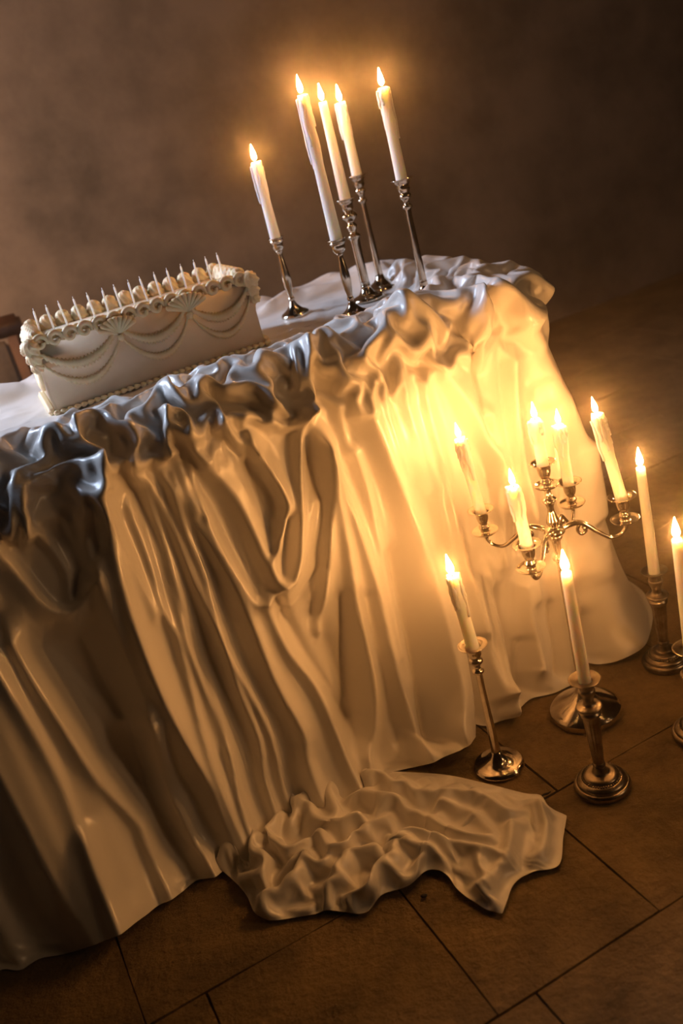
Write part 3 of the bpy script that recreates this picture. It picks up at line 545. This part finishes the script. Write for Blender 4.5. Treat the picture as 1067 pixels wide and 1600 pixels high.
def make_stick(name, kind, loc, h, br, pr_, m, label, rot=(0, 0, 0), cup=.0125, group=None):
    c = empty(name, loc, rot); tag(c, label, 'candlestick', group)
    fn = {'baluster': stick_baluster, 'column': stick_column, 'ringed': stick_ringed, 'pewter': stick_pewter}[kind]
    for pn, pts in fn(h, br, m):
        fl_ = None
        if kind == 'pewter' and pn == 'stem': fl_ = lambda z: (14, .05 if .062 < z < h-.08 else 0)
        obj(pn, lathe(smooth_prof(pts, 4), 84 if fl_ else 44, flute=fl_), m, c)
    if kind == 'pewter':
        bm = bmesh.new()
        for k in range(46):
            a = 2*PI*k/46; r_ = br*.66
            b2 = bmesh.ops.create_uvsphere(bm, u_segments=6, v_segments=4, radius=.0021)
            bmesh.ops.translate(bm, vec=(r_*math.cos(a), r_*math.sin(a), .0245), verts=b2['verts'])
        obj('beaded_ring', bm, m, c)
    pan(pr_, h, m, c, cup)
    return c
TZ = .777
# (kind, x, y, foot z, stick height, foot radius, pan radius, metal, candle length, r0, r1, drips, stick label, candle label)
STICKS = [
 ('baluster', .016, 2.252, TZ, .180, .034, .019, 'silver', .178, .0122, .0098, 7, 'short silver baluster candlestick on the table beside the end of the cake', 'short dripping lit taper in the candlestick beside the cake', .0016),
 ('baluster', .137, 2.064, TZ, .166, .034, .020, 'silver', .296, .0132, .0090, 6, 'silver baluster candlestick close to the ruffled front edge, holding the longest taper', 'longest lit white taper on the table, beaded with thin drips', .0010),
 ('ringed', .187, 2.215, TZ, .226, .038, .024, 'silver', .214, .0128, .0092, 0, 'stout silver candlestick with stacked rings, crowded between two others on the table', 'smooth undripped lit taper in the stout ringed table candlestick', 0),
 ('column', .232, 2.297, TZ, .262, .046, .022, 'silver', .168, .0122, .0102, 6, 'tall slim silver candlestick with wide trumpet foot, on the table close to the wall', 'lit taper with crusted top in the trumpet-footed candlestick close to the wall', .0016),
 ('column', .299, 2.081, TZ, .247, .030, .025, 'silver', .190, .0124, .0100, 9, 'tall slim silver candlestick with wide drip pan, alone near the end of the table', 'lit taper with heavy drips, alone near the end of the table', .0018),
 ('column', .165, 1.479, 0, .272, .048, .027, 'silver', .158, .0118, .0100, 7, 'slim silver column candlestick standing on the floor against the cloth', 'leaning half-melted lit taper in the floor candlestick against the cloth', .0020),
 ('pewter', .323, 1.352, 0, .230, .050, .027, 'pewter', .218, .0108, .0088, 0, 'dark pewter fluted candlestick on the floor in front of the candelabra', 'smooth lit white taper in the pewter candlestick before the candelabra', 0),
 ('pewter', .569, 1.656, 0, .218, .048, .026, 'pewter', .236, .0112, .0088, 0, 'dark pewter candlestick on the floor behind the candelabra, past the cloth hem', 'smooth lit white taper in the pewter candlestick behind the candelabra', 0),
 ('pewter', .532, 1.417, 0, .190, .050, .030, 'pewter', .228, .0112, .0090, 0, 'pewter candlestick with wide pan on the floor, farthest from the table', 'smooth lit white taper on the floor, farthest from the table', 0),
]
for i, (kd, x, y, z, h, br, pr_, m, cl, r0, r1, dr, ls, lc, rg) in enumerate(STICKS):
    make_stick('candlestick', kd, (x, y, z), h, br, pr_, m, ls, cup=r0+.0005, group='candlesticks on the table' if z else 'candlesticks on the floor')
    ln = (0, R(-3.0)) if i == 5 else (0, 0)
    make_candle('taper_candle', (x, y, z+h-.010), cl, r0, r1, lc, ln, dr, rg, 'lit tapers on the table' if z else 'lit tapers on the floor', fl=.94 if z else 1.06, seed=i)

def make_candelabra(x, y):
    c = empty('candelabra', (x, y, 0)); tag(c, 'silver candelabra with four curved arms round a raised centre cup, beside the cloth', 'candelabra')
    br = .070
    obj('base', lathe(smooth_prof([(br*.98, 0), (br, .004), (br, .012), (br*.96, .016), (br*.86, .022), (br*.6, .034), (br*.35, .044), (.014, .056), (.0085, .075)], 4), 64), 'silver', c)
    obj('column', lathe(smooth_prof([(.0085, .073), (.0075, .10), (.0065, .25), (.007, .34), (.0115, .348), (.0115, .354), (.007, .362), (.009, .385), (.014, .395), (.010, .405)], 4), 36), 'silver', c)
    obj('hub', lathe(smooth_prof([(.008, .396), (.018, .402), (.020, .408), (.016, .414), (.010, .418), (.012, .426), (.0095, .436), (.006, .450), (.0085, .462), (.013, .468), (.013, .472), (.007, .478), (.006, .490), (.010, .496)], 4), 36), 'silver', c)
    def cup(parent, z, sc=1.0):
        obj('drip_dish', lathe(smooth_prof([(.004, z-.052), (.010, z-.050), (.021*sc, z-.047), (.0245*sc, z-.043), (.0245*sc, z-.0415), (.018*sc, z-.044), (.009, z-.045), (.0075, z-.040)], 4), 40), 'silver', parent)
        obj('candle_cup', lathe(smooth_prof([(.0075, z-.042), (.0105, z-.036), (.0072, z-.030), (.0095, z-.025), (.0115, z-.018), (.0128, z-.008), (.019, z-.002), (.0235, z), (.0228, z+.001), (.016, z-.0015), (.0122, z-.006), (.0115, z-.016)], 4), 40, flute=lambda q: (12, .02)), 'silver', parent)
    cup(c, .543, .9)
    specs = [(58, .128, .118, (0, 0)), (141, .142, .150, (0, R(-4))), (233, .122, .112, (0, R(-2))), (354, .128, .165, (R(-2), R(-7)))]
    words = ['on the arm behind the centre cup', 'on the arm nearest the cloth, thin and dripped', 'on the arm reaching out over the pewter candlestick', 'on the arm reaching away from the cloth, crusted with drips']
    for (ang, r, cl, ln), wd in zip(specs, words):
        k = r/.125
        arm = obj('arm', tube([(.006, 0, .404), (.030*k, 0, .413), (.050*k, 0, .410), (.073*k, 0, .388), (.094*k, 0, .370), (.112*k, 0, .370), (.124*k, 0, .382), (r, 0, .396)], [.0048, .0055, .0050, .0046, .0040, .0036, .0038, .0045], 12), 'silver', c, rot=(0, 0, R(ang)))
        obj('scroll', tube([(.045*k, 0, .409), (.040*k, 0, .398), (.046*k, 0, .389), (.054*k, 0, .393), (.053*k, 0, .400), (.049*k, 0, .399)], [.0034, .0032, .0032, .0034, .0036, .0042], 10), 'silver', arm)
        e = obj('drip_dish', lathe(smooth_prof([(.004, .390), (.010, .392), (.0215, .396), (.0255, .400), (.0255, .4015), (.018, .399), (.009, .398), (.0075, .403)], 4), 40), 'silver', arm, (r, 0, 0))
        z = .445
        obj('candle_cup', lathe(smooth_prof([(.0075, z-.044), (.0105, z-.037), (.0072, z-.030), (.0095, z-.025), (.0115, z-.018), (.0128, z-.008), (.019, z-.002), (.0250, z), (.0243, z+.001), (.016, z-.0015), (.0122, z-.006), (.0115, z-.016)], 4), 40), 'silver', arm, (r, 0, 0))
        a = R(ang)
        make_candle('taper_candle', (x+r*math.cos(a), y+r*math.sin(a), z-.012), cl+.012, .0108, .0095, 'lit taper in the candelabra, '+wd, ln, 8, .002, 'lit tapers in the candelabra', fl=.80, seed=int(ang))
    make_candle('taper_candle', (x, y, .531), .095, .0108, .0098, 'short burnt lit taper in the raised centre cup of the candelabra', (0, 0), 6, .002, 'lit tapers in the candelabra', fl=.80, seed=3)
make_candelabra(.366, 1.566)

# ------------------------------------------------------------------ cake
def make_cake():
    L, Dp, Hh = .455, .20, .142; ang = R(17)
    fx, fy = -.497, 1.892; ex = Vector((math.cos(ang), math.sin(ang), 0)); ey = Vector((-math.sin(ang), math.cos(ang), 0))
    ctr = Vector((fx, fy, TZ))+ex*L/2+ey*Dp/2
    c = empty('cake', ctr, (0, 0, ang)); tag(c, 'long rectangular cream-iced cake with piped swags and shell borders', 'cake')
    x0, x1, y0, y1 = -L/2, L/2, -Dp/2, Dp/2
    obj('cake_body', box(L, Dp, Hh, .006, (0, 0, Hh/2), seg=3), 'icing', c)
    # swirled dollop: lathe with spiral ridges
    def dollop(r, h, tw=5, cnt=7):
        bm = bmesh.new(); rings = []; nz, seg = 12, 28
        for i in range(nz+1):
            u = i/nz; rr = r*((1-u*u)**.5*.92+.08*(1-u))*(1+.07*math.sin(u*9)) if u < 1 else .0004
            rr = max(rr, .0005); rings.append([bm.verts.new((rr*(1+.13*math.cos(cnt*a+tw*u*2))*math.cos(a), rr*(1+.13*math.cos(cnt*a+tw*u*2))*math.sin(a), h*u)) for a in [2*PI*k/seg for k in range(seg)]])
        for A, B_ in zip(rings, rings[1:]):
            for k in range(seg): bm.faces.new((A[k], A[(k+1) % seg], B_[(k+1) % seg], B_[k]))
        bm.faces.new(rings[0]); bm.faces.new(rings[-1]); return bm
    def shell(r, ln):       # fluted teardrop shell lying along +x
        bm = bmesh.new(); rings = []; nz, seg = 12, 20
        for i in range(nz+1):
            u = i/nz; rr = max(r*math.sin(min(1, u*1.9+.12)*PI/2)*(1-u)**.6*1.35, .0005)
            rings.append([bm.verts.new((ln*(u-.3), rr*(1+.12*math.cos(6*a))*math.cos(a), rr*(1+.12*math.cos(6*a))*math.sin(a)+r*.7)) for a in [2*PI*k/seg for k in range(seg)]])
        for A, B_ in zip(rings, rings[1:]):
            for k in range(seg): bm.faces.new((A[k], A[(k+1) % seg], B_[(k+1) % seg], B_[k]))
        bm.faces.new(rings[0]); bm.faces.new(rings[-1]); return bm
    def swirl(r):           # curled rope loop: a spiral tube
        pts = []; 
        for k in range(22): a = k/21*2.1*PI-.4; q = r*(1-.62*k/21); pts.append((q*math.cos(a), -.0025*k/21, q*math.sin(a)))
        return tube(pts, [r*.30, r*.36, r*.36, r*.34, r*.30], 8, n=2)
    # big dollops along the back edge
    first = None; nb = 13
    for k in range(nb):
        x = x0+.022+(L-.044)*k/(nb-1)
        o = obj('dollop', dollop(.0190, .031), 'cream', c, (x, y1-.020, Hh-.002)) if first is None else link_copy(first, c, (x, y1-.020, Hh-.002), (0, 0, k*1.1))
        first = first or o
    # rows at both short ends
    for sx in (x0+.014, x1-.014):
        for k in range(6): link_copy(first, c, (sx, y0+.018+(Dp-.06)*k/5, Hh-.002), (0, 0, k*.7), (1.0, 1.0, .9))
    # curled border along the front top edge
    sw = None; ns = 15
    for k in range(ns):
        x = x0+.018+(L-.036)*k/(ns-1); p = (x, y0-.001, Hh+.001)
        o = obj('border_curl', swirl(.0148), 'cream', c, p) if sw is None else link_copy(sw, c, p, (0, random.uniform(-.2, .2), 0)); sw = sw or o
    sh = obj('border_shell', shell(.010, .03), 'cream', c, (x0+.02, y0+.012, Hh-.001))
    for k in range(1, 24): link_copy(sh, c, (x0+.02+(L-.04)*k/23, y0+.012, Hh-.001))
    # bottom border of small shells on all sides
    for k in range(34): link_copy(sh, c, (x0+L*k/33, y0-.003, 0), None, (.55, .55, .55))
    for k in range(30): link_copy(sh, c, (x0+L*k/29, y1+.007, 0), None, (.95, 1.1, 1.1))
    for k in range(15):
        for sx in (x0-.005, x1+.005): link_copy(sh, c, (sx, y0+.01+Dp*k/14, 0), (0, 0, PI/2), (.8, .9, .9))
    # swags: two hanging garlands for each of three bays, plus the short ends
    bays = [(x0+.004, x0+L*.37), (x0+L*.37, x0+L*.69), (x0+L*.69, x1-.004)]
    def garland(p0, p1, z0, sag, r):
        bm = bmesh.new(); nn = 46; d = Vector(p1)-Vector(p0); nrm = Vector((d.y, -d.x, 0)).normalized(); prev = None; rings = []
        for k in range(nn+1):
            u = k/nn; z = z0-sag*(1-(2*u-1)**2)**.9; w_ = r*(.55+.45*math.sin(PI*u))*(1+.28*math.cos(k*PI))
            o_ = Vector(p0)+d*u+nrm*.0015+Vector((0, 0, z)); ring = []
            for j in range(10):
                a = 2*PI*j/10; ring.append(bm.verts.new(o_+nrm*(w_*.8*math.cos(a))+Vector((0, 0, w_*1.15*math.sin(a)))))
            rings.append(ring)
        for A, B_ in zip(rings, rings[1:]):
            for k in range(10): bm.faces.new((A[k], A[(k+1) % 10], B_[(k+1) % 10], B_[k]))
        bm.faces.new(rings[0]); bm.faces.new(rings[-1]); return bm
    for a, b_ in bays:
        obj('swag', garland((a, y0, 0), (b_, y0, 0), Hh-.012, .046, .0086), 'cream', c)
        obj('swag', garland((a+.002, y0, 0), (b_-.002, y0, 0), Hh-.034, .062, .0068), 'cream', c)
    for sx, sg in ((x0, 1), (x1, -1)):
        p0, p1 = ((sx, y1, 0), (sx, y0, 0)) if sg == 1 else ((sx, y0, 0), (sx, y1, 0))
        obj('swag', garland(p0, p1, Hh-.012, .046, .0095), 'cream', c); obj('swag', garland(p0, p1, Hh-.034, .062, .0080), 'cream', c)
    # shell bursts (fans of ribs) where the swags meet
    def burst(wd, hh):
        bm = bmesh.new()
        for k in range(9):
            a = (k-4)/4*R(62); tip = (wd*math.sin(a), -.006-.004*math.cos(a), hh*math.cos(a)*.95)
            tube([(0, -.003, -.002), (tip[0]*.5, -.012, tip[2]*.5), (tip[0]*.95, -.010, tip[2]*.92), tip], [.0022, .0042, .0058, .0035], 8, bm=bm, n=3)
        return bm
    bz = obj('shell_burst', burst(.040, .036), 'cream', c, (bays[0][1], y0, Hh-.026))
    link_copy(bz, c, (bays[1][1], y0, Hh-.024), None, (1.1, 1.1, 1.05))
    for sx in (x0+.004, x1-.004):
        for dz, sc_ in ((.000, .98), (-.020, .82), (-.038, .66)): link_copy(first, c, (sx-.006*math.copysign(1, -sx), y0+.002, Hh+dz-.006), (R(48), 0, 0), (sc_, sc_, sc_*.8))
    for x in (bays[0][1], bays[1][1]):
        obj('swag_tail', tube([(x, y0-.004, Hh-.030), (x+.001, y0-.005, Hh-.036), (x+.002, y0-.003, Hh-.043)], [.007, .0075, .003], 9), 'cream', c)
    # thin unlit candles in a row along the middle of the top
    bc = None
    for k in range(15):
        p = ctr+ex*(x0+.030+(L-.055)*k/14)+ey*(-.012+random.uniform(-.002, .002))+Vector((0, 0, Hh-.003))
        if bc is None:
            o = empty('birthday_candle', p); wx_ = obj('wax_body', lathe([(.0021, 0), (.0021, .052), (.0012, .055)], 10), 'wax', o); wk = obj('wick', lathe([(.0006, .054), (.0005, .060)], 6), 'wax', o); bc = (o, wx_, wk)
        else:
            o = bc[0].copy(); COL.objects.link(o); o.location = p; link_copy(bc[1], o); link_copy(bc[2], o)
        o.rotation_euler = (random.uniform(-.04, .04), random.uniform(-.05, .05), 0)
        tag(o, 'thin unlit white candle in the row standing on top of the cake', 'candle', 'thin unlit candles on the cake')
make_cake()

# ------------------------------------------------------------------ wooden chair behind the table
def make_chair(x, y, rz):
    c = empty('chair', (x, y, 0), (0, 0, rz)); tag(c, 'dark wooden chair with brown upholstered back, half hidden behind the cake', 'chair')
    obj('seat', box(.46, .44, .06, .02, (0, 0, .45)), 'upholstery', c); obj('seat_frame', box(.48, .46, .05, .008, (0, 0, .405)), 'wood', c, smooth=False)
    obj('top_rail', box(.52, .035, .065, .012, (0, .235, .83)), 'wood', c); obj('backrest', box(.40, .03, .30, .012, (0, .235, .64)), 'upholstery', c)
    for sx in (-1, 1):
        obj('back_post', box(.04, .035, .80, .006, (sx*.225, .235, .40)), 'wood', c, smooth=False)
        obj('leg', box(.04, .04, .38, .005, (sx*.215, -.2, .19)), 'wood', c, smooth=False)
make_chair(-1.08, 2.80, R(-8))

# ------------------------------------------------------------------ crumbs on the stone
tw = obj('twig', tube([(-.010, -.004, .0025), (-.003, 0, .003), (.004, .001, .0025), (.011, .005, .002)], [.0012, .0020, .0018, .0009], 7), 'wick', loc=(.222, 1.366, 0))
tag(tw, 'small dark twig lying on the stone floor by the tip of the train', 'twig')
bm = bmesh.new(); bmesh.ops.create_icosphere(bm, subdivisions=2, radius=.0045)
for v in bm.verts: v.co = (v.co.x*random.uniform(.8, 1.5), v.co.y*random.uniform(.7, 1.2), v.co.z*.45*random.uniform(.8, 1.2)+.0022)
cr_ = obj('crumb', bm, 'wick', loc=(-.032, 1.210, 0)); tag(cr_, 'small dark crumb on the stone floor by a tile joint', 'crumb')
